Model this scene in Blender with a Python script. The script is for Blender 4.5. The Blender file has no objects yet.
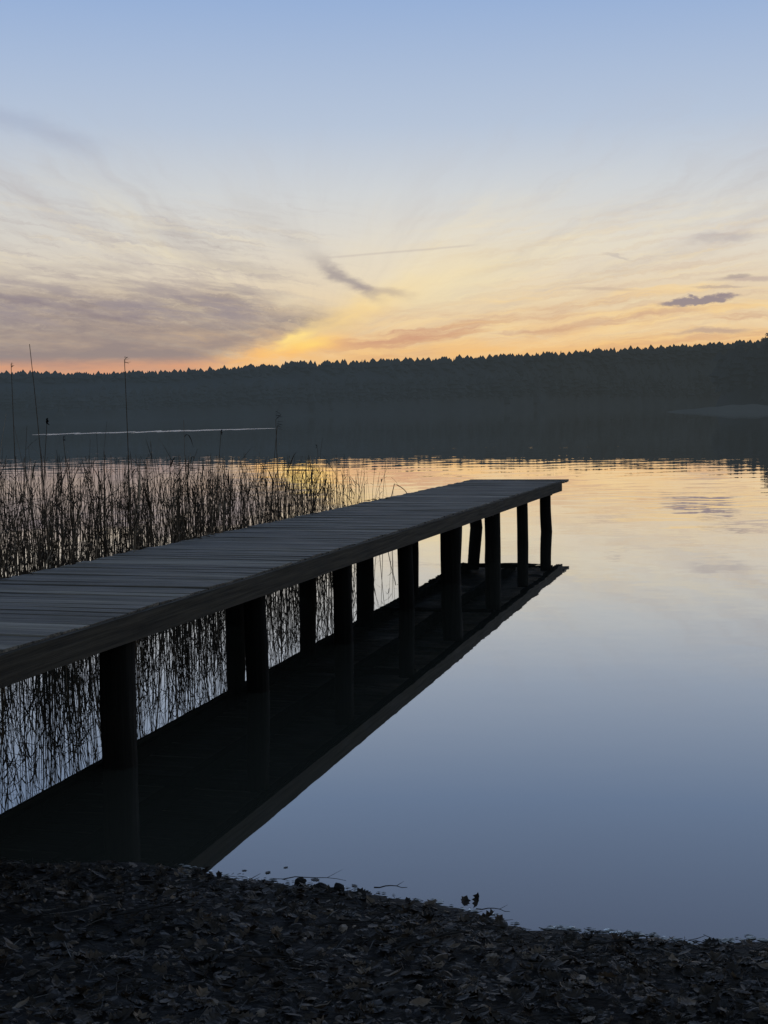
import bpy, math, random
from mathutils import Vector, noise
random.seed(7)
C = bpy.context.scene.collection
sc = bpy.context.scene
PI = math.pi

def lin(r, g, b):
    f = lambda c: (c/255/12.92) if c/255 <= 0.04045 else ((c/255+0.055)/1.055)**2.4
    return (f(r), f(g), f(b), 1.0)

# ------------------------------------------------------------------ objects
def obj(name, verts, faces, mat, parent=None, smooth=False, mats=None, midx=None):
    me = bpy.data.meshes.new(name)
    me.from_pydata(verts, [], faces)
    for m in (mats or [mat]):
        me.materials.append(m)
    if midx:
        me.polygons.foreach_set('material_index', midx)
    if smooth:
        me.polygons.foreach_set('use_smooth', [True]*len(me.polygons))
    me.update()
    o = bpy.data.objects.new(name, me)
    C.objects.link(o)
    if parent: o.parent = parent
    return o

def thing(name, label, cat, loc=(0, 0, 0), group=None):
    o = bpy.data.objects.new(name, None)
    o.empty_display_size = .1
    C.objects.link(o); o.location = loc
    o['label'] = label; o['category'] = cat
    if group: o['group'] = group
    return o

def tag(o, label, cat, group=None, kind=None):
    o['label'] = label; o['category'] = cat
    if group: o['group'] = group
    if kind: o['kind'] = kind
    return o

def struct(o):
    o['kind'] = 'structure'; return o

class MB:
    def __init__(s): s.v = []; s.f = []
    def add(s, v, f):
        n = len(s.v); s.v += v; s.f += [tuple(i+n for i in q) for q in f]
    def tube(s, pts, rads, seg=5, flat=1.0, cap=True):
        n0 = len(s.v); P = [Vector(p) for p in pts]
        for i, p in enumerate(P):
            d = (P[min(i+1, len(P)-1)]-P[max(i-1, 0)]).normalized()
            a = d.cross(Vector((0.13, 1, 0.07)) if abs(d.y) < .9 else Vector((1, 0, 0))).normalized()
            b = d.cross(a)
            for k in range(seg):
                t = 2*PI*k/seg
                s.v.append(tuple(p+a*math.cos(t)*rads[i]+b*math.sin(t)*rads[i]*flat))
        for i in range(len(P)-1):
            for k in range(seg):
                k2 = (k+1) % seg
                s.f.append((n0+i*seg+k, n0+i*seg+k2, n0+(i+1)*seg+k2, n0+(i+1)*seg+k))
        if cap:
            s.f.append(tuple(n0+k for k in range(seg))[::-1])
            e = n0+(len(P)-1)*seg
            s.f.append(tuple(e+k for k in range(seg)))
    def build(s, name, mat, parent=None, smooth=False):
        return obj(name, s.v, s.f, mat, parent, smooth)

# ------------------------------------------------------------------ node maths
class N:
    """a float socket with operators that make Math nodes"""
    tree = None
    def __init__(s, sock): s.s = sock
    @staticmethod
    def put(node, i, v):
        if isinstance(v, N): N.tree.links.new(v.s, node.inputs[i])
        else: node.inputs[i].default_value = v
    @staticmethod
    def m(op, *a):
        n = N.tree.nodes.new('ShaderNodeMath'); n.operation = op
        for i, v in enumerate(a): N.put(n, i, v)
        return N(n.outputs[0])
    def __add__(s, o): return N.m('ADD', s, o)
    __radd__ = __add__
    def __sub__(s, o): return N.m('SUBTRACT', s, o)
    def __rsub__(s, o): return N.m('SUBTRACT', o, s)
    def __mul__(s, o): return N.m('MULTIPLY', s, o)
    __rmul__ = __mul__
    def __truediv__(s, o): return N.m('DIVIDE', s, o)
    def __pow__(s, o): return N.m('POWER', s, o)

def sstep(x, a, b, lo=0.0, hi=1.0, kind='SMOOTHSTEP'):
    n = N.tree.nodes.new('ShaderNodeMapRange'); n.interpolation_type = kind; n.clamp = True
    N.put(n, 0, x); N.put(n, 1, a); N.put(n, 2, b); N.put(n, 3, lo); N.put(n, 4, hi)
    return N(n.outputs[0])
def lstep(x, a, b, lo=0.0, hi=1.0): return sstep(x, a, b, lo, hi, 'LINEAR')
def comb(x, y, z=0.0):
    n = N.tree.nodes.new('ShaderNodeCombineXYZ')
    for i, v in enumerate((x, y, z)): N.put(n, i, v)
    return n.outputs[0]
def nz(vec, scale=1.0, detail=4, rough=.55, dist=0.0, dim='3D'):
    n = N.tree.nodes.new('ShaderNodeTexNoise'); n.noise_dimensions = dim
    N.tree.links.new(vec, n.inputs['Vector'])
    n.inputs['Scale'].default_value = scale; n.inputs['Detail'].default_value = detail
    n.inputs['Roughness'].default_value = rough; n.inputs['Distortion'].default_value = dist
    return N(n.outputs[0]), n.outputs[1]
def mixc(f, a, b, mode='MIX'):
    n = N.tree.nodes.new('ShaderNodeMix'); n.data_type = 'RGBA'; n.blend_type = mode
    N.put(n, 0, f)
    for i, v in ((6, a), (7, b)):
        if isinstance(v, tuple): n.inputs[i].default_value = v
        else: N.tree.links.new(v, n.inputs[i])
    return n.outputs[2]
def ramp(f, stops, interp='LINEAR'):
    n = N.tree.nodes.new('ShaderNodeValToRGB'); cr = n.color_ramp; cr.interpolation = interp
    while len(cr.elements) < len(stops): cr.elements.new(.5)
    for e, (p, c) in zip(cr.elements, stops):
        e.position = p; e.color = c
    N.put(n, 0, f)
    return n.outputs[0]
def newmat(name):
    m = bpy.data.materials.new(name); m.use_nodes = True
    t = m.node_tree; N.tree = t
    b = t.nodes['Principled BSDF']
    return m, t, b
def coords(kind='Object'):
    n = N.tree.nodes.new('ShaderNodeTexCoord'); return n.outputs[kind]
def geo(kind='Position'):
    n = N.tree.nodes.new('ShaderNodeNewGeometry'); return n.outputs[kind]
def sep(v):
    n = N.tree.nodes.new('ShaderNodeSeparateXYZ'); N.tree.links.new(v, n.inputs[0])
    return [N(o) for o in n.outputs]
def bump(height, dist, strength=1.0):
    n = N.tree.nodes.new('ShaderNodeBump'); N.put(n, 'Height', height)
    n.inputs['Distance'].default_value = dist; n.inputs['Strength'].default_value = strength
    return n.outputs[0]

# ------------------------------------------------------------------ world: dusk sky over the lake
w = bpy.data.worlds.new('World'); sc.world = w; w.use_nodes = True
T = w.node_tree; N.tree = T
for n in list(T.nodes): T.nodes.remove(n)
out = T.nodes.new('ShaderNodeOutputWorld'); bg = T.nodes.new('ShaderNodeBackground')
T.links.new(bg.outputs[0], out.inputs[0])
D = coords('Generated')
dx, dy, dz = sep(D)
R2D = 180/PI
hor = N.m('SQRT', dx*dx+dy*dy+1e-9)
E0 = N.m('ARCTAN2', dz, hor)*R2D              # elevation, degrees
A0 = N.m('ARCTAN2', dx, dy)*R2D               # azimuth, degrees, 0 = across the lake
# gentle turbulence of the coordinates
_, wc = nz(comb(A0*.28, E0*.55), 1.0, 4, .55)
wx, wy, wz = sep(wc)
A = A0 + (wx-.5)*1.6
E = E0 + (wy-.5)*.9
_, wc2 = nz(comb(A0*1.3, E0*3.2, 4.0), 1.0, 4, .65)
fx, fy, fz = sep(wc2)
A = A + (fx-.5)*.7
E = E + (fy-.5)*.32
stops = [(0.0, (232,170,108)), (2.2, (242,196,134)), (3.0, (237,200,150)), (4.0, (231,206,169)), (5.2, (229,214,190)),
         (6.6, (222,216,205)), (8.4, (209,212,214)), (11.0, (183,197,217)), (15.5, (152,177,215)), (21, (144,164,203)), (35, (108,130,162)), (60, (74,94,122))]
base = ramp(lstep(E0, 0, 60), [(e/60, lin(*c)) for e, c in stops])
def noisef(vec, a, b, **k):
    n, _ = nz(vec, **k); return sstep(n, a, b)
def layer(col, f, c): return mixc(f, col, lin(*c))
lowband = sstep(E0, 9.5, 5.5)
# cool, slightly darker left side
col = mixc(sstep(A0, 0, -16)*sstep(E0, 14, 3)*.35, base, lin(186, 182, 178))
# wisps fanning out from where the sun went down
px_, py_ = A0+2.6, E0*1.6-3.6
th = N.m('ARCTAN2', py_, px_)
rr = N.m('SQRT', px_*px_+py_*py_+.01)
lr = N.m('LOGARITHM', rr, 2.718)
w1 = noisef(comb(th*6.0+(wx-.5)*1.2, lr*1.1, 1.0), .46, .72, detail=6, rough=.6)
w2 = noisef(comb(th*13.0+(wy-.5)*2.0, lr*1.5, 5.0), .44, .75, detail=5, rough=.6)
steep = sstep(N.m('ABSOLUTE', N.m('COSINE', th)), .25, .8)
fan = sstep(rr, .8, 4)*sstep(E0, 13, 8)*(steep*.8+.2)
col = layer(col, w1*fan*.34, (182, 172, 170))
col = layer(col, w2*fan*.34*sstep(A0, 8, -4), (172, 162, 162))
# fine slanting streaks over the left half
sl = E0+A0*.16+(fy-.5)*.5
w5 = noisef(comb(A0*.22, sl*3.4, 21.0), .47, .66, detail=7, rough=.65)
w6 = noisef(comb(A0*.16, sl*2.0, 31.0), .48, .68, detail=7, rough=.65)
lh = sstep(A0, 1, -6)*sstep(E0, 9, 6.5)
col = layer(col, w5*lh*.45, (176, 164, 162))
col = layer(col, w6*lh*.45, (236, 222, 192))
w3 = noisef(comb(th*5.0+(wz-.5)*1.2, lr*.9, 9.0), .48, .75, detail=6, rough=.6)
col = layer(col, w3*fan*.48*sstep(E0, 11, 6), (242, 228, 192))
sr = E0-A0*.13+(fy-.5)*.5
w8 = noisef(comb(A0*.18, sr*3.0, 51.0), .45, .66, detail=8, rough=.65)
w9 = noisef(comb(A0*.15, sr*2.2, 61.0), .47, .68, detail=8, rough=.65)
rh = sstep(A0, -1, 5)*sstep(E0, 9, 5)
col = layer(col, w8*rh*.38, (206, 178, 154))
col = layer(col, w9*rh*.40, (246, 224, 176))
# warm banks low on the right
tl = E-(A0*.075)
b1 = noisef(comb(A0*.16, tl*1.7, 3.0), .44, .66, detail=5, rough=.6)
col = layer(col, b1*sstep(A0, -2.5, 1)*sstep(E, 4.9, 3.4)*.70, (204, 160, 130))
b2 = noisef(comb(A0*.14, tl*2.0, 13.0), .47, .66, detail=5, rough=.6)
col = layer(col, b2*sstep(A0, -2, 3)*sstep(E, 5.4, 4.0)*sstep(E, 2.0, 2.6)*.6, (250, 214, 150))
col = layer(col, sstep(E0, 2.95, 2.0)*sstep(A0, -3.5, 3)*.55, (246, 192, 122))
# mauve cloud bank, low left
top = lstep(A, -6, -.6, 4.85, 3.45)
bot = lstep(A, -8.0, -2.4, 1.40, 3.0)
mk = sstep(top-E, -.45, .6)*sstep(E-bot, -.3, .6)*sstep(A, .8, -2.3)
tex, _ = nz(comb(A0*.35, E0*1.6, 2.0), 1.0, 5, .6)
w7 = noisef(comb(A0*.20, (E0+A0*.10+(fy-.5)*.7)*2.6, 41.0), .40, .60, detail=8, rough=.62)
mk2 = mk*lstep(tex, .32, .58, .70, 1.0)*(1.0-w5*sstep(E0, 2.5, 4.5)*.4)*(1.0-w7*sstep(A0, -10, -3)*.32)
w10 = noisef(comb(A0*.5, (E0+A0*.12+(fy-.5)*.9)*5.0, 71.0), .42, .66, detail=8, rough=.65)
mk2 = mk2*(1.0-w10*sstep(E0, 2.6, 4.2)*.38)
mk2 = mk2*(1.0-w3*sstep(E0, 2.0, 3.6)*.35)
col = layer(col, mk2*.92, (144, 131, 131))
# upper soft fringe of the bank
mk3 = sstep(E, 6.3, 4.2)*sstep(A, -2.6, -6)*sstep(E, 3, 4)
tex2, _ = nz(comb(A0*.3, (E0+A0*.12)*1.9, 7.0), 1.0, 6, .65)
col = layer(col, mk3*sstep(tex2, .40, .60)*.75, (154, 143, 147))
# orange strip beneath it
col = layer(col, sstep(E0, 2.25, 1.75)*sstep(A0, -4, -7)*lstep(tex, .3, .6, .9, .5), (222, 158, 122))
# glow above the trees
def gauss(cx, cy, sx, sy, rot=0.0, a=None, e=None):
    a = A if a is None else a; e = E if e is None else e
    c, s_ = math.cos(rot), math.sin(rot)
    u = ((a-cx)*c+(e-cy)*s_)/sx; v = ((e-cy)*c-(a-cx)*s_)/sy
    return N.m('EXPONENT', (u*u+v*v)*-1.0)
col = layer(col, b1*gauss(.6, 2.9, 3.4, .55, .06)*1.0, (206, 152, 122))
gn, _ = nz(comb(A0*.55, (E0-A0*.28)*2.4, 81.0), 1.0, 6, .62)
gm = lstep(gn, .34, .56, .50, 1.0)
col = layer(col, N.m('MINIMUM', gauss(-3.9, 2.3, 2.2, .34, .22)*1.15, 1.0)*gm, (252, 190, 112))
col = layer(col, N.m('MINIMUM', gauss(-3.6, 2.75, .85, .26, .42)*1.4, 1.0)*gm, (255, 222, 138))
col = layer(col, gauss(-3.0, 2.55, .85, .24, .2)*.95, (255, 214, 118))
col = layer(col, gauss(2.2, 5.3, 4.2, 1.5, .2)*.40, (242, 229, 198))
col = layer(col, gauss(-1.2, 3.7, 1.6, .35, .35)*.55*gm, (252, 214, 142))
col = layer(col, gauss(-.2, 4.2, 3.0, .55, .42)*.38, (252, 220, 152))
col = layer(col, gauss(3.0, 5.0, 3.2, .9, .3)*.35, (244, 226, 176))
# dark diagonal wisp and its tail
def seg(x0, y0, x1, y1, wd, soft=1.0, a=None, e=None):
    a = A if a is None else a; e = E if e is None else e
    L = math.hypot(x1-x0, y1-y0); ux, uy = (x1-x0)/L, (y1-y0)/L
    t = (a-x0)*ux+(e-y0)*uy; n = N.m('ABSOLUTE', (e-y0)*ux-(a-x0)*uy)
    return sstep(n, wd, 0)*sstep(t, -.35*soft, .35*soft)*sstep(t, L+.35*soft, L-.35*soft)
col = layer(col, seg(-2.5, 5.95, -.3, 4.4, .40, 2.3)*.76, (154, 144, 147))
col = layer(col, seg(-1.2, 4.75, 1.0, 4.5, .30, 1.8)*.45, (160, 146, 146))
col = layer(col, seg(-5.5, 8.0, -2.6, 6.2, .9, 4.0)*.30*lstep(tex2, .35, .6, .3, 1), (176, 170, 168))
col = layer(col, seg(-9.0, 7.2, -4.2, 5.6, 1.0, 5.0)*.40*lstep(tex2, .38, .6, .1, 1), (170, 162, 160))
col = layer(col, seg(-16, 4.62, -9.4, 3.7, .26, 2.0)*.5, (132, 120, 130))
col = layer(col, seg(-17, 11.8, -11.2, 10.1, .7, 4.0)*.28, (150, 158, 182))
# small clouds at the right
ell = gauss(12.45, 4.02, 1.6, .19, .08, A0+(fx-.5)*1.6, E0+(fy-.5)*.55)
col = layer(col, sstep(ell, .25, .7)*.88, (142, 130, 138))
ell = gauss(13.3, 6.3, 1.5, .22, .05)
col = layer(col, sstep(ell, .2, .9)*.42, (172, 164, 168))
ell = gauss(14.6, 4.75, 2.2, .10, -.02, A0, E0+(fy-.5)*.2)
col = layer(col, sstep(ell, .2, .9)*.45, (170, 150, 150))
ell = gauss(8.8, 4.55, 1.6, .08, -.06, A0, E0+(fy-.5)*.12)
col = layer(col, sstep(ell, .2, .9)*.35, (186, 164, 150))
ell = gauss(13.0, 2.75, 1.7, .16, .03)
col = layer(col, sstep(ell, .2, .9)*.6, (170, 146, 142))
ell = gauss(9.2, 5.85, .7, .07, -.25)
col = layer(col, sstep(ell, .2, .9)*.35, (176, 166, 166))
col = layer(col, sstep(gauss(13.9, 4.85, .6, .10, .05, A0+(fx-.5)*.8, E0+(fy-.5)*.3), .2, .9)*.6, (156, 142, 144))
col = layer(col, sstep(gauss(13.2, 4.5, 1.2, .07, -.03, A0, E0+(fy-.5)*.3), .2, .9)*.5, (166, 150, 148))
# old vapour trail
col = layer(col, seg(-2.0, 5.98, 3.6, 6.36, .07, 1.5, A0, E0+(fy-.5)*.05)*.30, (176, 162, 160))
# away from the afterglow the sky turns to dusk blue and dims
side = sstep(N.m('ABSOLUTE', A0), 22, 95)
hi = sstep(E0, 0, 40)
dusk = mixc(hi, lin(124, 130, 136), lin(80, 96, 112))
col = mixc(side*.9, col, dusk)
# a little of the physical sky for the overhead dome
sky = T.nodes.new('ShaderNodeTexSky'); sky.sky_type = 'NISHITA'; sky.sun_disc = False
SUN_EL = math.radians(0.6); SUN_AZ = math.radians(-3.6)
sky.sun_elevation = SUN_EL; sky.sun_rotation = SUN_AZ
sky.altitude = 60; sky.dust_density = 1.5
skym = T.nodes.new('ShaderNodeMix'); skym.data_type = 'RGBA'; skym.blend_type = 'MIX'
T.links.new(mixc(1.0, sky.outputs[0], (.12, .12, .12, 1), 'MULTIPLY'), skym.inputs[7])
T.links.new(col, skym.inputs[6])
T.links.new((sstep(E0, 25, 70)*.35).s, skym.inputs[0])
T.links.new(skym.outputs[2], bg.inputs[0]); bg.inputs[1].default_value = 1.0

# the sun has just gone behind the wood
sd = bpy.data.lights.new('sun', 'SUN'); sd.energy = .3; sd.angle = math.radians(.5); sd.color = (1, .72, .45)
so = bpy.data.objects.new('sun', sd); C.objects.link(so)
sv = Vector((math.sin(SUN_AZ)*math.cos(SUN_EL), math.cos(SUN_AZ)*math.cos(SUN_EL), math.sin(SUN_EL)))
so.rotation_euler = sv.to_track_quat('Z', 'Y').to_euler(); so.location = (0, 0, 30)

# ------------------------------------------------------------------ camera (2x phone lens, held a little crooked)
cd = bpy.data.cameras.new('camera'); cam = bpy.data.objects.new('camera', cd); C.objects.link(cam)
cd.sensor_fit = 'VERTICAL'; cd.sensor_height = 36; cd.sensor_width = 27; cd.lens = 36*1430.2/1024
cd.clip_start = .05; cd.clip_end = 9000
P_, R_ = .07223, -.01448
fw = Vector((0, math.cos(P_), -math.sin(P_))); u0 = Vector((0, math.sin(P_), math.cos(P_))); r0 = Vector((1, 0, 0))
rt = r0*math.cos(R_)+u0*math.sin(R_); up = -r0*math.sin(R_)+u0*math.cos(R_)
from mathutils import Matrix
M = Matrix((rt, up, -fw)).transposed().to_4x4(); M.translation = Vector((0, 0, 1.9))
cam.matrix_world = M
sc.camera = cam
sc.view_settings.view_transform = 'Standard'; sc.view_settings.look = 'None'; sc.view_settings.exposure = 0

# ------------------------------------------------------------------ materials
def wood(name, c0, c1, rough=.6, axis=0, spec=.35):
    m, t, b = newmat(name)
    x, y, z = sep(coords('Object'))
    xs = [x, y, z]; sc_ = [46.0, 46.0, 46.0]; sc_[axis] = 1.3
    ori = N.tree.nodes.new('ShaderNodeObjectInfo')
    rnd = N(ori.outputs['Random'])
    v = comb(x*sc_[0]+rnd*40, y*sc_[1], z*sc_[2])
    g, _ = nz(v, 1.0, 5, .6)
    v2 = comb(x*1.7+rnd*9, y*3.5, z*4)
    g2, _ = nz(v2, 1.0, 4, .6)
    f = lstep(g*.75+g2*.35, .36, .72)
    c = mixc(f, c0, c1)
    c = mixc(1.0, c, ramp(rnd, [(0, (.62, .62, .62, 1)), (.85, (1.05, 1.05, 1.05, 1)), (1, (1.7, 1.7, 1.7, 1))]), 'MULTIPLY')
    # shade under the dock painted into the colour of downward faces
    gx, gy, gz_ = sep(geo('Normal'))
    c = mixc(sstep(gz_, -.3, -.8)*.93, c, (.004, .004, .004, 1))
    t.links.new(c, b.inputs['Base Color'])
    r = lstep(g2, .3, .7, rough-.14, rough+.16)
    t.links.new(r.s, b.inputs['Roughness'])
    b.inputs['Specular IOR Level'].default_value = spec
    t.links.new(bump(g, .008, 1.0), b.inputs['Normal'])
    return m
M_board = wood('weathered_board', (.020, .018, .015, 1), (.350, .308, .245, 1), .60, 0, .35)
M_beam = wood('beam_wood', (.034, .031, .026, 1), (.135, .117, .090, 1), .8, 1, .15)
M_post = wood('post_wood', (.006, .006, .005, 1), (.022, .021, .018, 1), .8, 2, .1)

def simple(name, c0, c1, rough=.7, scale=6, spec=.3, island=False, bmp=0):
    m, t, b = newmat(name)
    g, _ = nz(coords('Object'), scale, 5, .6)
    c = mixc(lstep(g, .3, .7), c0, c1)
    if island:
        c = mixc(1.0, c, ramp(N(geo('Random Per Island')), [(0, (.25, .24, .24, 1)), (.6, (.8, .78, .76, 1)), (.9, (1.6, 1.55, 1.5, 1)), (1, (4.2, 4.3, 4.4, 1))]), 'MULTIPLY')
    t.links.new(c, b.inputs['Base Color'])
    b.inputs['Roughness'].default_value = rough
    b.inputs['Specular IOR Level'].default_value = spec
    if bmp: t.links.new(bump(g, bmp), b.inputs['Normal'])
    return m
M_reed = simple('dry_reed', (.080, .058, .040, 1), (.200, .150, .100, 1), .75, 9, .15, True)
M_head = simple('reed_head', (.016, .012, .012, 1), (.04, .03, .03, 1), .95, 30, .05)
M_leaf = simple('dead_leaf', (.022, .016, .011, 1), (.100, .072, .048, 1), .5, 30, .4, True)
M_soil = simple('dark_soil', (.006, .005, .004, 1), (.017, .013, .010, 1), .75, 14, .3, False, .02)
M_twig = simple('twig_bark', (.012, .011, .011, 1), (.05, .045, .042, 1), .7, 25, .25)

# far wood: colour carries the evening haze that lies over the lake (bluer to the left)
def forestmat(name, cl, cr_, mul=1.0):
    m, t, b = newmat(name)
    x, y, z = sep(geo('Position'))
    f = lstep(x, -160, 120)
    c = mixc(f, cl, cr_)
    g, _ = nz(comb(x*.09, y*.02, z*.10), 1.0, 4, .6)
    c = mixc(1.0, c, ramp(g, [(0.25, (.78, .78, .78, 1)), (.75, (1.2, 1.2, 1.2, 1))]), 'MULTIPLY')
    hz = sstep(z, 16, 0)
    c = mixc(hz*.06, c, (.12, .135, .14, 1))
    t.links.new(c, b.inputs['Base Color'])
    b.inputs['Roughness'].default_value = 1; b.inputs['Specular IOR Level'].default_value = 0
    # haze over the lake put in as a faint glow of the material itself
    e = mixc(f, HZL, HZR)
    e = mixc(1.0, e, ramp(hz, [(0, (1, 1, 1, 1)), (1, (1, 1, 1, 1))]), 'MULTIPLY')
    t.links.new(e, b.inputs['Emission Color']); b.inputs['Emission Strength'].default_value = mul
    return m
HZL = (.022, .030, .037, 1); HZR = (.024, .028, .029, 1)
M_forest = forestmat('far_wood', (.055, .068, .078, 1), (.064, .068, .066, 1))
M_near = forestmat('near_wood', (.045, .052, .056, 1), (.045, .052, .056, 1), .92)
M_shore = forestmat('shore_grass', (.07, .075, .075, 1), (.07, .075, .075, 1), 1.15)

# water: mirror-like, tiny ripples, darker when looked into steeply
m, t, b = newmat('lake_water'); M_water = m
pos = geo('Position')
x, y, z = sep(pos)
dist = N.m('SQRT', x*x+y*y)
_, r1 = nz(comb(x*1.6, y*3.4, 0.0), 1.0, 3, .6)
_, r2 = nz(comb(x*7, y*12, 3.0), 1.0, 3, .6)
_, r3 = nz(comb(x*.06, y*.11, 8.0), 1.0, 3, .6)
a1, a2, a3 = sep(r1); c1, c2, c3 = sep(r2); e1, e2, e3 = sep(r3)
patch = sstep(e3, .42, .66, .35, 1.5)
amp = lstep(dist, 5, 45, .0065, .015)*patch
nx = ((a1-.5)*.5+(c1-.5)*.35)*amp
ny = ((a2-.5)*1.0+(c2-.5)*.6)*amp
# a faint set of rings spreading in front of the pier's end
rx, ry = x-9.5, y-27.0
rd = N.m('SQRT', rx*rx+ry*ry*1.0)
ring = N.m('SINE', rd*9.0)*sstep(rd, 6.5, 2.5)*.0022
ny = ny+ring*(ry/(rd+.3)); nx = nx+ring*(rx/(rd+.3))
qx, qy = x-6.6, y-29.5
wob, _ = nz(comb(x*.5, y*.5, 2.0), 1.0, 2, .5)
qm = N.m('EXPONENT', (qx*qx/20.0+qy*qy/26.0)*-1.0)
ny = ny+N.m('SINE', y*7.0+x*.9+wob*16.0)*qm*.0034
ny = ny+N.m('SINE', y*3.1-x*.5+wob*12.0)*sstep(dist, 12, 30)*.0016
nv = N.tree.nodes.new('ShaderNodeVectorMath'); nv.operation = 'NORMALIZE'
t.links.new(comb(nx, ny, 1.0), nv.inputs[0])
gl = t.nodes.new('ShaderNodeBsdfGlossy'); gl.inputs['Roughness'].default_value = 0.0
gl.inputs['Color'].default_value = (1, 1, 1, 1)
t.links.new(nv.outputs[0], gl.inputs['Normal'])
df = t.nodes.new('ShaderNodeBsdfDiffuse'); df.inputs['Color'].default_value = (.058, .060, .048, 1)
fr = t.nodes.new('ShaderNodeFresnel'); fr.inputs['IOR'].default_value = 1.33
t.links.new(nv.outputs[0], fr.inputs['Normal'])
inv = 1.0-N(fr.outputs[0])
fac = 1.0-inv**2.25
mx = t.nodes.new('ShaderNodeMixShader'); t.links.new(fac.s, mx.inputs[0])
t.links.new(df.outputs[0], mx.inputs[1]); t.links.new(gl.outputs[0], mx.inputs[2])
t.links.new(mx.outputs[0], t.nodes['Material Output'].inputs['Surface']); t.nodes.remove(b)

# wind-ruffled strip of water far out
m, t, b = newmat('ruffled_water'); M_ruff = m
x, y, z = sep(geo('Position'))
g, _ = nz(comb(x*.25, y*.25, 0), 1.0, 4, .6)
b.inputs['Base Color'].default_value = (.05, .06, .07, 1)
b.inputs['Roughness'].default_value = .22; b.inputs['IOR'].default_value = 1.33
g2, _ = nz(comb(x*3, y*3, 0), 1.0, 3, .6)
t.links.new(bump(g2, .10), b.inputs['Normal'])

# ------------------------------------------------------------------ ground, water
def shoreY(x):
    pts = [(-30, 9.5), (-8, 7.2), (-4, 6.5), (-1.65, 6.0), (-.73, 5.80), (-.36, 5.58), (.04, 5.42), (.31, 5.25), (.5, 5.06), (.9, 4.98), (1.34, 4.90), (3, 4.7), (8, 4.9), (30, 7)]
    if x <= pts[0][0]: return pts[0][1]
    for (a, ya), (b_, yb) in zip(pts, pts[1:]):
        if x <= b_:
            return ya+(yb-ya)*(x-a)/(b_-a)
    return pts[-1][1]
def groundZ(x, y):
    s = shoreY(x)+.10*noise.noise((x*2.3, 0, 5))+.04*noise.noise((x*9, 0, 2))-y
    if s > 0:
        z = .008+.05*min(s, .5)**.8+.062*max(0, min(s, 6)-.2)+.02*max(0, s-6)
        z += .030*noise.noise((x*1.7, y*1.7, 3))*min(1, s*2)+.014*noise.noise((x*6, y*6, 1))*min(1, s*3)
    else:
        z = s*.22
        z = max(z, -3.0)
    return z
xs = [-4000, -1200, -400, -150, -60, -30, -15, -8, -6, -5]+[-4+.05*i for i in range(161)]+[4.4, 5, 6, 8, 12, 20, 35, 70, 160, 400, 1200, 4000]
ys = [-4000, -1200, -400, -150, -60, -30, -15, -8, -5, -3, -2, -1, 0, .7, 1.3, 1.8]+[2.2+.05*i for i in range(97)]+[7.4, 8, 9, 10.5, 13, 20]
V = [(x_, y_, groundZ(x_, y_)) for y_ in ys for x_ in xs]
nxn = len(xs)
F = [(j*nxn+i, j*nxn+i+1, (j+1)*nxn+i+1, (j+1)*nxn+i) for j in range(len(ys)-1) for i in range(nxn-1)]
struct(obj('ground', V, F, M_soil, smooth=True))
wv = [(-5000, 3.5, 0), (5000, 3.5, 0), (5000, 6000, 0), (-5000, 6000, 0)]
struct(obj('water', wv, [(0, 1, 2, 3)], M_water))
# far out the breeze touches the surface: a thin bright band
V, F = [], []
n = 60
for i in range(n+1):
    u = i/n
    cx, cy = -31.6+u*20.6, 129.2+u*20.0
    wd = (10.5+6*noise.noise((u*6, 1, 0)))*math.sin(PI*min(1, max(0, u)))**.35
    if .36 < u < .43: wd *= .55
    wd *= .35+1.1*max(0, .5+noise.noise((u*22, 2, 5)))
    wd = max(wd, .15)
    off = 1.2*noise.noise((u*9, 7, 0))
    V += [(cx, cy-wd/2+off, .004), (cx, cy+wd/2+off, .004)]
F = [(2*i, 2*i+2, 2*i+3, 2*i+1) for i in range(n)]
struct(obj('water_ripples', V, F, M_ruff))

# ------------------------------------------------------------------ far shore and wood
ridge = [(-40, 1.42, 290), (-25.4, 1.44, 290), (-18, 1.52, 295), (-14.9, 1.57, 300), (-11.1, 1.50, 315), (-7.2, 1.63, 365), (-3.26, 1.88, 440), (.09, 1.95, 530), (4.7, 2.07, 720), (8.63, 2.22, 1000), (12.5, 2.37, 1350), (15, 2.45, 1400), (22, 2.4, 1400), (40, 2.2, 1300)]
def interp(az, k):
    for p, q in zip(ridge, ridge[1:]):
        if az <= q[0]:
            return p[k]+(q[k]-p[k])*(az-p[0])/(q[0]-p[0])
    return ridge[-1][k]
def polar(az, d, z=0): a = math.radians(az); return (d*math.sin(a), d*math.cos(a), z)
def topz(az): return 1.9+math.tan(math.radians(interp(az, 1)))*interp(az, 2)
DEPTH = 90
V, F = [], []
azs = [-40+.5*i for i in range(161)]
for az in azs:
    d = interp(az, 2); H = topz(az); th_ = min(H*.72, 24)
    for (dd, zz) in ((-14, -1.5), (0, .5), (3, th_*.3), (DEPTH*.5, th_*.62+(H-th_)*.5), (DEPTH, max(.5, H*.90*(1+DEPTH/d))), (DEPTH+120, H*.85), (2500, 3)):
        V.append(polar(az, d+dd, zz))
K = 7
F = [(i*K+k, (i+1)*K+k, (i+1)*K+k+1, i*K+k+1) for i in range(len(azs)-1) for k in range(K-1)]
struct(obj('far_shore', V, F, M_forest, smooth=True))

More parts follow.
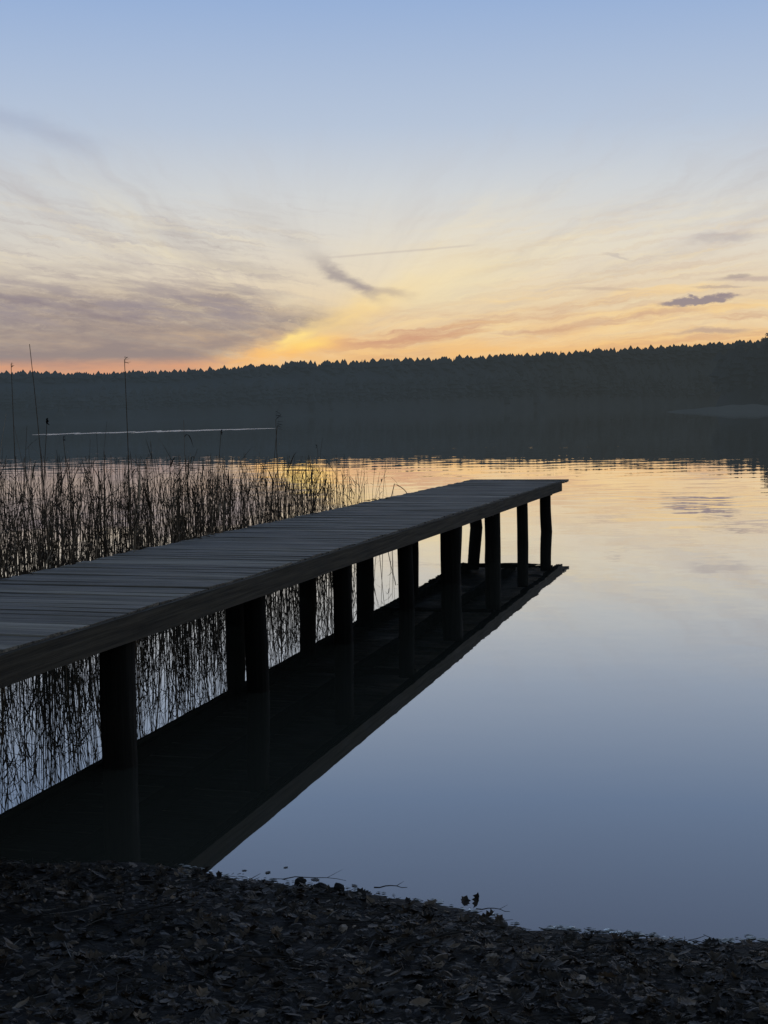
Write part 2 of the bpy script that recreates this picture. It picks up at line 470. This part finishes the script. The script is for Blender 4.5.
def conifer(mb, x, y, z, h, wd, rng, broad=.3):
    """one tree of the distant wood: ragged stacked skirts on a stem"""
    seg_ = 6
    tiers = rng.choice((3, 4, 5))
    round_ = rng.random() < broad
    rot = rng.random()*6
    for k in range(tiers):
        u = k/(tiers-1)
        if round_:
            r_ = wd*.5*(1-.75*abs(u-.45))*(rng.random()*.35+.75); zb = z+h*(.42+.42*u); zt = zb+h*.17
        else:
            r_ = wd*.5*(1.0-.78*u)*(rng.random()*.4+.7); zb = z+h*(.16+.60*u); zt = zb+h*(.30 if k < tiers-1 else .24)
        ox, oy = (rng.random()-.5)*wd*.18, (rng.random()-.5)*wd*.18
        n0 = len(mb.v)
        for j in range(seg_):
            a = rot+2*PI*j/seg_+k
            q = r_*(.6+.7*rng.random())
            mb.v.append((x+ox+q*math.cos(a), y+oy+q*math.sin(a), zb+(rng.random()-.5)*h*.06))
        mb.v.append((x+ox*.5, y+oy*.5, min(zt, z+h)))
        for j in range(seg_):
            mb.f.append((n0+j, n0+(j+1) % seg_, n0+seg_))
rng = random.Random(3)
mb = MB()
az = -34.0
while az < 30:
    d = interp(az, 2); H = topz(az); th_ = min(H*.72, 24)
    sp = th_*.13
    for k, dd in enumerate((0, 12, 30, 60, DEPTH-14, DEPTH-9, DEPTH-5, DEPTH, DEPTH+4)):
        dd2 = dd+(rng.random()-.5)*8
        a2 = az+(rng.random()-.5)*math.degrees(sp/d)*1.6
        u = min(1, max(0, dd2/DEPTH))
        zg = .4+(max(.5, (H-th_)*(1+DEPTH/d))-.5)*(u**1.2)
        hh = th_*(.62+.30*rng.random())
        if k >= 4: hh = (H*(.945+.07*rng.random()**2.2+.02*noise.noise((az*2.5, 0, 0)))*(1+DEPTH/d)-zg)
        p = polar(a2, d+dd2)
        conifer(mb, p[0], p[1], zg, hh, hh*(.34+.26*rng.random()), rng, .95)
    az += math.degrees(sp/d)
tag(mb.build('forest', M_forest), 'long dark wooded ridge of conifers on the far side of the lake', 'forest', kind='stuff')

# nearer headland with taller wood at the right
rng = random.Random(11)
mb = MB()
hd = [(13.35, 2.35), (13.9, 2.45), (14.5, 2.62), (15.1, 2.85), (16.5, 3.2), (19, 3.5), (26, 3.6), (34, 3.4)]
def hel(a):
    for p, q in zip(hd, hd[1:]):
        if a <= q[0]: return p[1]+(q[1]-p[1])*(a-p[0])/(q[0]-p[0])
    return hd[-1][1]
V, F = [], []
azs = [13.0+.35*i for i in range(64)]
DN = 400
for a in azs:
    H = 1.9+math.tan(math.radians(hel(max(a, 13.35))))*DN
    for dd, zz in ((-10, -1), (0, .4), (40, max(.6, H-5)), (100, max(.6, H-6)), (190, -1)):
        f_ = min(1, max(0, (a-13.0)/.8))
        V.append(polar(a, DN+dd*(.4+.6*f_), zz*f_ if zz > 0 else zz))
F = [(i*5+k, (i+1)*5+k, (i+1)*5+k+1, i*5+k+1) for i in range(len(azs)-1) for k in range(4)]
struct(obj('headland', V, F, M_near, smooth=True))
a = 13.3
while a < 33:
    H = 1.9+math.tan(math.radians(hel(a)))*DN
    for k, dd in enumerate((0, 8, 18, 30, 42, 50)):
        u = min(1, (dd+2)/40)
        zg = .4+(max(.6, H-15)-.4)*u
        hh = (11+5*rng.random()) if k < 4 else (12+4.5*rng.random())
        hh = min(hh, (H-zg)*(.9+.16*rng.random()))
        if k > 3: hh = (H-zg)*(.88+.16*rng.random())
        p = polar(a+(rng.random()-.5)*.3, DN+dd+(rng.random()-.5)*5)
        conifer(mb, p[0], p[1], zg, hh, hh*(.28+.14*rng.random()), rng, .6)
    a += math.degrees(2.4/DN)
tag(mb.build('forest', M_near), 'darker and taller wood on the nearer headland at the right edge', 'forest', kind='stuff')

# single spreading pine that tops the headland
tr = thing('pine_tree', 'tall dark pine with spreading crown rising above the headland at the right edge', 'tree', polar(15.15, DN-4, 4))
mb = MB(); mb.tube([(0, 0, 0), (.3, 0, 8), (-.1, 0, 15.5)], [.45, .32, .12], 7)
rg = random.Random(5)
for k in range(12):
    a = rg.random()*6.3; zz = 8+7*rg.random(); L = 2.6*(1-.35*(zz-8)/7)
    mb.tube([(.1, 0, zz), (L*.6*math.cos(a), L*.6*math.sin(a), zz+.5), (L*math.cos(a), L*math.sin(a), zz+1.2)], [.12, .08, .03], 4)
mb.build('trunk', M_near, tr)
mb = MB()
for k in range(2600):
    a = rg.random()*6.3; zz = rg.random(); cl = int(rg.random()*12)
    ca, cz, cr = cl*2.4, 8.5+cl*.68, 2.9-cl*.13
    cx, cy = math.cos(ca)*cr*.75, math.sin(ca)*cr*.75
    r_ = 1.4*rg.random()**.5
    p = Vector((cx+r_*math.cos(a), cy+r_*math.sin(a), cz+(zz-.3)*1.5*(1-r_/2)))
    d1 = Vector((rg.random()-.5, rg.random()-.5, rg.random()-.5)).normalized()*.32
    d2 = Vector((rg.random()-.5, rg.random()-.5, rg.random()-.5)).normalized()*.32
    mb.add([tuple(p), tuple(p+d1), tuple(p+d2)], [(0, 1, 2)])
mb.build('crown', M_near, tr)

# low pale reed belt / sandbank in front of the right-hand wood
V, F = [], []
n = 80
for i in range(n+1):
    u = i/n; az_ = 11.2+u*13
    hgt = 1.75*min(1, u*5)**.7*(.85+.3*noise.noise((u*18, 3, 0)))
    for (dd, zz) in ((-6, -.3), (0, hgt*.35), (5, hgt*.9), (12, hgt), (22, hgt*.6), (40, -.3)):
        V.append(polar(az_, 355-u*50+dd, zz))
F = [(i*6+k, (i+1)*6+k, (i+1)*6+k+1, i*6+k+1) for i in range(n) for k in range(5)]
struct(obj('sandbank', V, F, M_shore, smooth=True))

# ------------------------------------------------------------------ the dock
YAW = .26963; X0 = -3.41; HW = 1.528; TEND = 23.83
Dv = Vector((math.sin(YAW), math.cos(YAW), 0)); Nv = Vector((-math.cos(YAW), math.sin(YAW), 0))
def deckh(t_): return .83221-.00803*(t_-10)
def dp(t_, s_, z_): # t along, s metres in from the right edge
    p = Vector((X0, 0, 0))+Dv*t_+Nv*s_; return (p.x, p.y, z_)
dock = thing('dock', 'long weathered wooden plank dock on posts running out over the lake', 'dock', dp(2, .76, 0))
dock.rotation_euler = (0, 0, -YAW)
O = Vector(dp(2, .76, 0))
def loc(t_, s_, z_):   # dock's own axes: x to the right, y along the dock
    return (.76-s_, t_-2, z_)
def board_mesh(t_, wd, th_, rg, overL=0., overR=0.):
    """a board with slightly uneven edges and rounded arris"""
    h = 0.0
    n = 10
    prof = [(-wd/2, -th_), (-wd/2, -.005), (-wd/2+.005, 0), (wd/2-.005, 0), (wd/2, -.005), (wd/2, -th_)]
    v = []; f = []
    k1, k2 = rg.random()*50, rg.random()*50
    skew = (rg.random()-.5)*.012
    for i in range(n+1):
        u = i/n; x_ = -HW/2-overL+(HW+overL+overR)*u
        for j, (py_, pz_) in enumerate(prof):
            wob = .0035*noise.noise((x_*3, k1+(j < 3)*9, 0))
            up_ = .0025*noise.noise((x_*2, k2, 0))
            v.append((x_, py_+wob+skew*(u-.5), pz_+up_))
    m_ = len(prof)
    for i in range(n):
        for j in range(m_):
            j2 = (j+1) % m_
            f.append((i*m_+j, i*m_+j2, (i+1)*m_+j2, (i+1)*m_+j))
    f.append(tuple(range(m_))); f.append(tuple(n*m_+j for j in range(m_))[::-1])
    return v, f
rg = random.Random(21)
BW = .14
t_ = TEND-BW/2
idx = 0
rest = MB()
while t_ > 1.0:
    wd = BW-.006-.014*rg.random()**2
    v, f = board_mesh(t_, wd, .034, rg, (rg.random()-.35)*.03, (rg.random()-.7)*.014-.004)
    if idx < 4: v = [(q[0]+(.045 if q[0] > 0 else -.02), q[1], q[2]) for q in v]
    zj = (rg.random()-.5)*.008
    c = Vector(loc(t_, HW/2, deckh(t_)+zj))
    rot = (-.008+(rg.random()-.5)*.03, (rg.random()-.5)*.009, (rg.random()-.5)*.008)
    if 6.2 < t_ < 20.15:     # the hundred that show largest
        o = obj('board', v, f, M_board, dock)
        o.location = c; o.rotation_euler = rot
    else:
        from mathutils import Euler
        Rm = Euler(rot).to_matrix()
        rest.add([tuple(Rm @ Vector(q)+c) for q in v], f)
    idx += 1
    t_ -= BW
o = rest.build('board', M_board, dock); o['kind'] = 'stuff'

def beam(name, t0, t1, s0, s1, drop, dep, mat, segs=24):
    mb = MB(); v = []; f = []
    for i in range(segs+1):
        tt = t0+(t1-t0)*i/segs
        zt = deckh(tt)-drop; jj = .004*noise.noise((tt*1.3, s0*5, 0)); j2 = .005*noise.noise((tt*1.9, s0*5, 4))
        v += [loc(tt, s0+jj, zt), loc(tt, s1+jj, zt), loc(tt, s1+jj, zt-dep+j2), loc(tt, s0+jj, zt-dep+j2)]
    for i in range(segs):
        for k in range(4):
            k2 = (k+1) % 4
            f.append((i*4+k, i*4+k2, (i+1)*4+k2, (i+1)*4+k))
    f.append((0, 1, 2, 3)); f.append(tuple(segs*4+k for k in (3, 2, 1, 0)))
    mb.add(v, f); return mb.build(name, mat, dock)
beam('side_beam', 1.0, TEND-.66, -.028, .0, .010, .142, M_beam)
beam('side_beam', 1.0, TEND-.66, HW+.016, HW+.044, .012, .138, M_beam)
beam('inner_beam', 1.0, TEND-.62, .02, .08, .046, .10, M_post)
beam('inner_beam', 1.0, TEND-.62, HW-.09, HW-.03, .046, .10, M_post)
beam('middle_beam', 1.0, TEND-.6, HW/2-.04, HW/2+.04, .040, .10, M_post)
def crossb(name, t0, dep, drop=.150, s0=.06, s1=HW-.06):
    mb = MB(); z = deckh(t0)-drop
    v = [loc(t0-.05, s0, z), loc(t0+.05, s0, z), loc(t0+.05, s1, z), loc(t0-.05, s1, z)]
    v += [(a, b_, c-dep) for a, b_, c in v]
    mb.add(v, [(0, 1, 2, 3), (7, 6, 5, 4), (0, 4, 5, 1), (1, 5, 6, 2), (2, 6, 7, 3), (3, 7, 4, 0)])
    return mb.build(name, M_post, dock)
def post(t0, s0, rad, lean=(0, 0), topdrop=.148, sq=.3):
    rg = random.Random(int(t0*100+s0*10)); mb = MB()
    zt = deckh(t0)-topdrop; zb = -1.1; nr = 18; sg = 16
    v = []; f = []; k0 = rg.random()*80
    bow = (rg.random()-.5)*.03
    for i in range(nr+1):
        u = i/nr; z = zt+(zb-zt)*u
        ox = lean[0]*u+bow*math.sin(PI*min(1, u*1.6)); oy = lean[1]*u
        for k in range(sg):
            a = 2*PI*k/sg
            q = 1/ (abs(math.cos(a))**4+abs(math.sin(a))**4)**.25
            r_ = rad*(1*(1-sq)+q*sq)*(1+.05*u)*(1+.07*noise.noise((math.cos(a)*1.3+k0, math.sin(a)*1.3, z*2.2)))
            v.append((r_*math.cos(a)+ox, r_*math.sin(a)+oy, z))
    for i in range(nr):
        for k in range(sg):
            k2 = (k+1) % sg
            f.append((i*sg+k, (i+1)*sg+k, (i+1)*sg+k2, i*sg+k2))
    f.append(tuple(range(sg)))
    o = obj('post', v, f, M_post, dock, smooth=True)
    c = loc(t0, s0, 0); o.location = c
    return o
near = [(3.6, .10), (5.75, .09), (7.85, .086), (9.93, .073), (11.95, .075), (13.97, .073), (16.02, .110), (18.3, .098), (20.42, .076), (22.45, .084)]
far = [(4.2, .09), (6.4, .09), (8.3, .08), (10.35, .08), (12.72, .082), (14.72, .080), (16.85, .098), (19.1, .08), (21.2, .10), (23.0, .095)]
leans = {7.85: .03, 22.45: .09, 18.3: -.04, 20.42: .01, 13.97: .02, 16.02: -.02}
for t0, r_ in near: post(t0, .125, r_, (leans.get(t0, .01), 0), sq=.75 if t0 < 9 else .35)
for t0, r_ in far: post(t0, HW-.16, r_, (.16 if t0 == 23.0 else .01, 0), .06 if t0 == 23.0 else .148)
for t0 in (5.75, 9.93, 14.05, 18.0, 22.7): crossb('cross_beam', t0, .045)

# dried reed scraps lying along the planks' far edge
rg = random.Random(9)
mb = MB()
for k in range(46):
    tt = 7.5+12*rg.random()**1.3; ss = HW-.02-.09*rg.random()**1.5
    p = Vector(dp(tt, ss, deckh(tt)+.012)); a = rg.random()*6.3; L = .03+.09*rg.random()
    dvec = Vector((math.cos(a), math.sin(a), .12*rg.random()))*L
    mb.tube([p, p+dvec*.5+Vector((0, 0, .015*rg.random())), p+dvec], [.004, .005, .002], 3)
tag(mb.build('reed_scraps', M_reed), 'dark scraps of dry reed strewn along the left edge of the dock', 'plant litter', kind='stuff')

# ------------------------------------------------------------------ reeds
def stem_pts(x_, y_, h, lean, la, curve, nseg=5):
    pts = []
    for i in range(nseg+1):
        u = i/nseg
        off = lean*u+curve*u*u
        pts.append((x_+math.cos(la)*off, y_+math.sin(la)*off, -.25+(h+.25)*u))
    return pts
def blade(mb, p, L, a, rise, wd, droop):
    v = []; n = 4
    side = Vector((-math.sin(a), math.cos(a), 0))
    for i in range(n+1):
        u = i/n
        c = Vector(p)+Vector((math.cos(a), math.sin(a), 0))*L*u*(.55+.2*droop)+Vector((0, 0, rise*L*u-droop*L*u*u))
        w_ = wd*(1-u)**.6*(.5 if i == 0 else 1)+.0005
        v += [tuple(c-side*w_), tuple(c+side*w_)]
    mb.add(v, [(2*i, 2*i+1, 2*i+3, 2*i+2) for i in range(n)])
def head(mb, p, rg, s=.12, a=None):
    a = rg.random()*6.3 if a is None else a
    for k in range(10):
        u = k/10; b_ = a+(rg.random()-.5)*1.2
        q = Vector(p)+Vector((0, 0, s*.5*u-.03))
        L = s*(.35+.4*rg.random())*(1-.4*u)
        d_ = Vector((math.cos(b_)*.55, math.sin(b_)*.55, .6-.9*rg.random()))*L
        sd_ = Vector((-math.sin(b_), math.cos(b_), .2))*.007
        mb.add([tuple(q-sd_), tuple(q+sd_), tuple(q+d_+sd_*.6), tuple(q+d_-sd_*.6)], [(0, 1, 2, 3)])
rg = random.Random(17)
mb = MB()
def reed(x_, y_, h, rg, broken=.2):
    la = rg.random()*6.3
    lean = rg.gauss(0, .10)*h; curve = rg.gauss(0, .12)*h
    pts = stem_pts(x_, y_, h, lean, la, curve, 4)
    r0_ = .003+.0032*rg.random()
    if rg.random() < broken:   # a snapped stalk, its top hanging over
        k = rg.choice((2, 3)); p = Vector(pts[k]); a = rg.random()*6.3
        L = h*(.25+.4*rg.random())
        pts = pts[:k+1]+[tuple(p+Vector((math.cos(a)*L*.5, math.sin(a)*L*.5, .10*L))), tuple(p+Vector((math.cos(a)*L, math.sin(a)*L, -L*(.1+.5*rg.random()))))]
    mb.tube(pts, [r0_*(1-.55*i/(len(pts)-1)) for i in range(len(pts))], 3, cap=False)
    for k in range(rg.choice((1, 2, 2, 3))):
        u = .25+.7*rg.random(); i = min(int(u*(len(pts)-1)), len(pts)-2)
        fr_ = u*(len(pts)-1)-i
        p = Vector(pts[i]).lerp(Vector(pts[i+1]), fr_)
        blade(mb, p, .16+.26*rg.random(), rg.random()*6.3, .45+.6*rg.random(), .004+.005*rg.random(), rg.random()*1.2)
count = 0
while count < 2950:
    tt = 2.5+17.6*rg.random()
    off = .22+4.6*rg.random()**1.05
    x_, y_, _ = dp(tt, HW+off, 0)
    # thins out towards open water at the far end, clumps elsewhere
    clump = noise.noise((x_*1.5, y_*1.5, 9))
    if clump < -.12 and rg.random() < .8: continue
    u = (tt-10)/10
    if tt > 16.2 and rg.random() < ((tt-16.2)/4.6)**1.1: continue
    if tt > 16 and off > 3: continue
    if y_ < shoreY(x_)+.3: continue
    h = (1.50-.36*max(0, u))*(.60+.5*rg.random()**.7)
    if rg.random() < .04: h *= 1.25
    reed(x_, y_, h, rg, .2 if off > .9 else 0)
    count += 1
for k in range(110):
    tt = 16.2+3.2*rg.random(); x_, y_, _ = dp(tt, HW+.35+1.6*rg.random(), 0)
    reed(x_, y_, .95+.22*rg.random(), rg, .1)
# darker dense tufts right behind the dock at the left
for (tt, off, nn, sp) in ((8.3, .45, 60, .16), (7.9, .9, 70, .2), (9.0, .35, 34, .12), (9.4, 1.2, 60, .25), (8.8, 1.9, 70, .3), (10.4, .5, 36, .14), (11.6, .8, 36, .2), (12.9, .5, 30, .15), (10.6, 2.2, 60, .35)):
    cx, cy, _ = dp(tt, HW+off, 0)
    for k in range(int(nn*.6)):
        reed(cx+rg.gauss(0, sp), cy+rg.gauss(0, sp), 1.25*(.55+.6*rg.random()), rg, 0)
tag(mb.build('reed_bed', M_reed), 'dense bed of thin dry reeds standing in the water behind the dock', 'reeds', kind='stuff')

def tall_reed(px_, py_, h, label, lean=0., curve=0., la=0., hs=.13, leaves=1, r_=.005, head_on=True, ha=0.):
    rgg = random.Random(int(px_*1000)+int(h*100))
    t0 = thing('reed', label, 'reed', (px_, py_, 0), 'tall single reeds above the reed bed')
    pts = stem_pts(0, 0, h, lean, la, curve, 9)
    s_ = MB(); s_.tube(pts, [r_*(1-.5*i/9) for i in range(10)], 5); s_.build('stem', M_reed, t0)
    if head_on:
        s_ = MB(); head(s_, pts[-1], rgg, hs, ha); s_.build('seed_head', M_head, t0)
    for k in range(leaves):
        s_ = MB(); p = Vector(pts[4+k]); blade(s_, p, .3, rgg.random()*6.3, .8, .006, .6); s_.build('leaf', M_reed, t0)
def at(px, py, d):
    """where a sight line at a given distance stands (used for the few tall stalks)"""
    return ((px-378-.0145*(py-512))/1430*d, d)
x_, y_ = at(124, 480, 12.0); tall_reed(x_, y_, 2.34, 'tall straight reed with drooping feathery head above the treeline', .0, .02, PI, .13, 2, .006)
x_, y_ = at(42, 480, 11.0); tall_reed(x_, y_, 2.43, 'tallest bare reed, its tip bent to the left above the treeline', -.0, -.11, 0, .05, 1, .005, False)
x_, y_ = at(10, 480, 11.5); tall_reed(x_, y_, 2.30, 'tall reed with small head at the left edge of the picture', 0, -.01, 0, .07, 2, .005)
x_, y_ = at(273, 500, 16.0); tall_reed(x_, y_, 1.80, 'reed with long dark head, right one of the crossing pair', -.02, .0, 0, .26, 1, .006)
x_, y_ = at(262, 500, 16.2); tall_reed(x_, y_, 1.72, 'reed leaning right across its neighbour of the crossing pair', .0, .12, 0, .24, 1, .006)
for i, (qx, hh, d_, lb) in enumerate(((68, 1.70, 12, 'thin reed standing between the bent reed and the feathery reed'), (206, 1.70, 14, 'thin reed between the feathery reed and the crossing pair'),
        (318, 1.45, 18, 'short reed to the right of the crossing pair'), (30, 1.85, 11, 'leafy reed close beside the bent bare reed'))):
    x_, y_ = at(qx, 490, d_); tall_reed(x_, y_, hh, lb, .0, (.1 if i % 2 else -.08), 0, .08, 2, .0045, True, i*1.7)
# last stalk bowed over beyond the dock's far edge
t0 = thing('reed', 'single reed stalk bowed into an arch at the outer end of the reeds', 'reed', (at(379, 500, 21.5)[0], 21.5, 0))
s_ = MB(); pts = []
for i in range(12):
    u = i/11; a = PI*u
    pts.append((.0+.17*(1-math.cos(a)), 0, -.2+.92*min(1, u*2.2)+.05*math.sin(a)-.26*max(0, u-.45)))
s_.tube(pts, [.006]*12, 4); s_.build('stem', M_reed, t0)
s_ = MB(); blade(s_, pts[-1], .1, 0, -.3, .006, .8); s_.build('leaf', M_reed, t0)

# ------------------------------------------------------------------ leaf litter
OUT = [(0, 0), (.16, .10), (.22, .26), (.36, .20), (.42, .34), (.58, .24), (.66, .34), (.82, .16), (1, 0)]
def leaf(mb, p, s_, yaw, tilt, roll_, curl, oak):
    v = []; 
    cy_, sy_ = math.cos(yaw), math.sin(yaw)
    R = Matrix.Rotation(yaw, 3, 'Z') @ Matrix.Rotation(tilt, 3, 'Y') @ Matrix.Rotation(roll_, 3, 'X')
    o_ = OUT if oak else [(0, 0), (.2, .14), (.45, .24), (.75, .16), (1, 0)]
    def pt(u, w_): 
        q = Vector((u-.5, w_, curl*((u-.5)**2*1.2+w_*w_*3.0)))*s_
        return tuple(R @ q + p)
    n_ = len(o_)
    mid = [pt(u, 0) for u, w_ in o_]; L = [pt(u, w_) for u, w_ in o_[1:-1]]; R_ = [pt(u, -w_) for u, w_ in o_[1:-1]]
    v = mid+L+R_
    f = []
    k = n_-2
    for i in range(k-1):
        f.append((i+1, i+2, n_+i+1, n_+i)); f.append((i+2, i+1, n_+k+i, n_+k+i+1))
    f.append((0, 1, n_)); f.append((1, 0, n_+k)); f.append((n_-2, n_-1, n_+k-1)); f.append((n_-1, n_-2, n_+2*k-1))
    mb.add(v, f)
rg = random.Random(5)
mb = MB(); c = 0
while c < 14500:
    x_ = -3.2+6.2*rg.random(); sy = shoreY(x_)
    y_ = sy-.03-(sy-3.2)*rg.random()**.95
    z_ = groundZ(x_, y_)
    if z_ < .0: continue
    pile = .055*max(0, noise.noise((x_*2.4, y_*3.2, 0)))+.016*rg.random()
    edge = min(1, max(.15, (sy-y_)*3))
    leaf(mb, Vector((x_, y_, z_+.004+pile*edge)), .022+.056*rg.random()**1.8, rg.random()*6.3, rg.gauss(0, .24), rg.gauss(0, .26), rg.choice((-1, 1))*(.1+.9*rg.random()), rg.random() < .6)
    c += 1
tag(mb.build('leaf_litter', M_leaf), 'thick layer of wet dead leaves covering the dark bank', 'leaf litter', kind='stuff')
# fine broken stalks and needles among the leaves
mb = MB()
for k in range(4200):
    x_ = -3+5.6*rg.random(); sy = shoreY(x_); y_ = sy-.06-(sy-3.2)*rg.random()**1.3
    a = rg.gauss(0, .8); L = (.03+.13*rg.random()**2)*min(1, .35+(sy-y_)*2.5); p = Vector((x_, y_, max(groundZ(x_, y_), 0)+.010+.022*rg.random()))
    d_ = Vector((math.cos(a), math.sin(a), rg.gauss(0, .12)))*L
    mb.tube([p-d_*.5, p+Vector((0, 0, .1*L*(rg.random()-.5))), p+d_*.5], [.0012, .0016, .0008], 3, cap=False)
tag(mb.build('stalk_litter', simple('straw', (.02, .019, .018, 1), (.08, .074, .068, 1), .6, 20, .3, True)), 'fine broken stalks scattered through the leaves on the bank', 'plant litter', kind='stuff')

def twig(p0, ang, L, r_, label, bend=.1, rise=.1, group='twigs washed up on the bank', fork=True):
    t0 = thing('twig', label, 'twig', p0, group)
    mb = MB(); rgg = random.Random(int(L*1000)); pts = []
    for i in range(7):
        u = i/6
        pts.append((math.cos(ang)*L*u-math.sin(ang)*bend*L*math.sin(PI*u), math.sin(ang)*L*u+math.cos(ang)*bend*L*math.sin(PI*u)*.6, rise*L*u+.01*rgg.random()))
    mb.tube(pts, [r_*(1-.6*i/6) for i in range(7)], 6); mb.build('stem', M_twig, t0)
    if fork:
        mb = MB(); p = Vector(pts[4]); a2 = ang+rgg.choice((-.6, .6))
        mb.tube([p, p+Vector((math.cos(a2), math.sin(a2), .4))*L*.25], [r_*.45, r_*.15], 4); mb.build('side_shoot', M_twig, t0)
    return t0
def gz(x_, y_): return max(0, groundZ(x_, y_))+.025
TW = [(-.06, 5.45, -.12, .13, .003, 'short twig lying out over the water at the top of the leaf bank'),
      (-.42, 5.57, -.28, .26, .0022, 'long thin twig along the waterline left of the bank\'s middle'),
      (.32, 5.19, -.35, .13, .0025, 'thin twig at the waterline beside the upright black leaf'),
      (.0, 4.62, .5, .28, .006, 'forked twig lying in the leaves near the bottom middle of the bank'),
      (-.5, 4.55, -.5, .34, .005, 'pale curved twig in the leaves at the lower left of the bank'),
      (-.25, 4.9, -.1, .26, .005, 'dark twig half buried in the middle of the leaf bank'),
      (.62, 4.72, .15, .24, .005, 'short twig near the waterline at the right of the bank'),
      (-1.0, 5.0, .25, .30, .005, 'slender twig in the dark leaves below the dock\'s reflection')]
for (x_, y_, a, L, r_, lb) in TW: twig((x_, y_, gz(x_, y_)), a, L, r_, lb, .12, .05)
# black leaf standing up at the waterline
def bigleaf(x_, y_, z_, s_, yaw, tilt, roll_, label, curl=.6):
    mb = MB(); leaf(mb, Vector((0, 0, 0)), s_, yaw, tilt, roll_, curl, True)
    o = mb.build('leaf', M_leaf); o.location = (x_, y_, z_); tag(o, label, 'leaf', 'loose leaves at the waterline'); return o
bigleaf(.335, 5.30, .035, .065, .3, -1.25, .2, 'black curled leaf standing upright at the water\'s edge')
bigleaf(.285, 5.33, .018, .06, 1.3, -.4, .5, 'dark crumpled leaf just left of the upright black leaf')
FL = [(-.60, 5.83, 'small dark leaf afloat nearest the dock\'s reflection'), (-.50, 5.80, 'dark leaf afloat, second out from the dock\'s reflection'), (-.30, 5.70, 'little leaf afloat off the left part of the bank'),
      (-.43, 5.86, 'tiny leaf drifting farthest from the bank'), (-.14, 5.62, 'small leaf afloat left of the short twig over the water'), (.16, 5.40, 'small floating leaf between the short twig and the black leaf')]
for k, (x_, y_, lb) in enumerate(FL): bigleaf(x_, y_-.03, .001, .026+.010*(k % 3), k*1.3, .04, -.05, lb, .12)
# lumps of debris on the lip of the bank
def clod(x_, y_, s_, label):
    v = []; f = []; k0 = x_*31
    R = 7; S = 10
    for i in range(R+1):
        for j in range(S):
            a = 2*PI*j/S; b_ = PI*i/R
            d_ = Vector((math.sin(b_)*math.cos(a), math.sin(b_)*math.sin(a), math.cos(b_)*.7))
            q = s_*(1+.45*noise.noise(d_*1.6+Vector((k0, 0, 0)))); v.append(tuple(d_*q))
    for i in range(R):
        for j in range(S):
            f.append((i*S+j, i*S+(j+1) % S, (i+1)*S+(j+1) % S, (i+1)*S+j))
    o = obj('stone', v, f, M_soil, smooth=True); o.location = (x_, y_, max(0, groundZ(x_, y_))+s_*.3)
    tag(o, label, 'stone', 'dark stones along the waterline')
clod(-.36, 5.62, .026, 'small round dark stone on the waterline near the dock\'s reflection')
clod(-.20, 5.52, .024, 'dark stone at the waterline in the middle of the left bank')
clod(-.27, 5.50, .03, 'largest dark stone, half hidden in leaves at the waterline')

# pale flecks of foam where the water laps the bank
M_foam = simple('foam', (.5, .53, .55, 1), (.8, .82, .84, 1), .4, 40, .5, True)
rg = random.Random(77); mb = MB(); c = 0
while c < 420:
    x_ = -.9+2.9*rg.random()
    if x_ < .55 and rg.random() < .8: continue
    y_ = shoreY(x_)+.02+.10*noise.noise((x_*2.3, 0, 5))+.04*noise.noise((x_*9, 0, 2))+.015+rg.gauss(0, .012)
    r_ = .003+.006*rg.random()**2; k = 7; z_ = max(groundZ(x_, y_), 0)+.003
    v = [(x_+r_*(1.6+rg.random())*math.cos(6.283*i/k), y_+r_*(.7+.5*rg.random())*math.sin(6.283*i/k), z_) for i in range(k)]+[(x_, y_, z_+r_*.6)]
    mb.add(v, [(i, (i+1) % k, k) for i in range(k)]); c += 1
tag(mb.build('foam', M_foam), 'pale flecks of foam along the waterline at the foot of the bank', 'foam', kind='stuff')
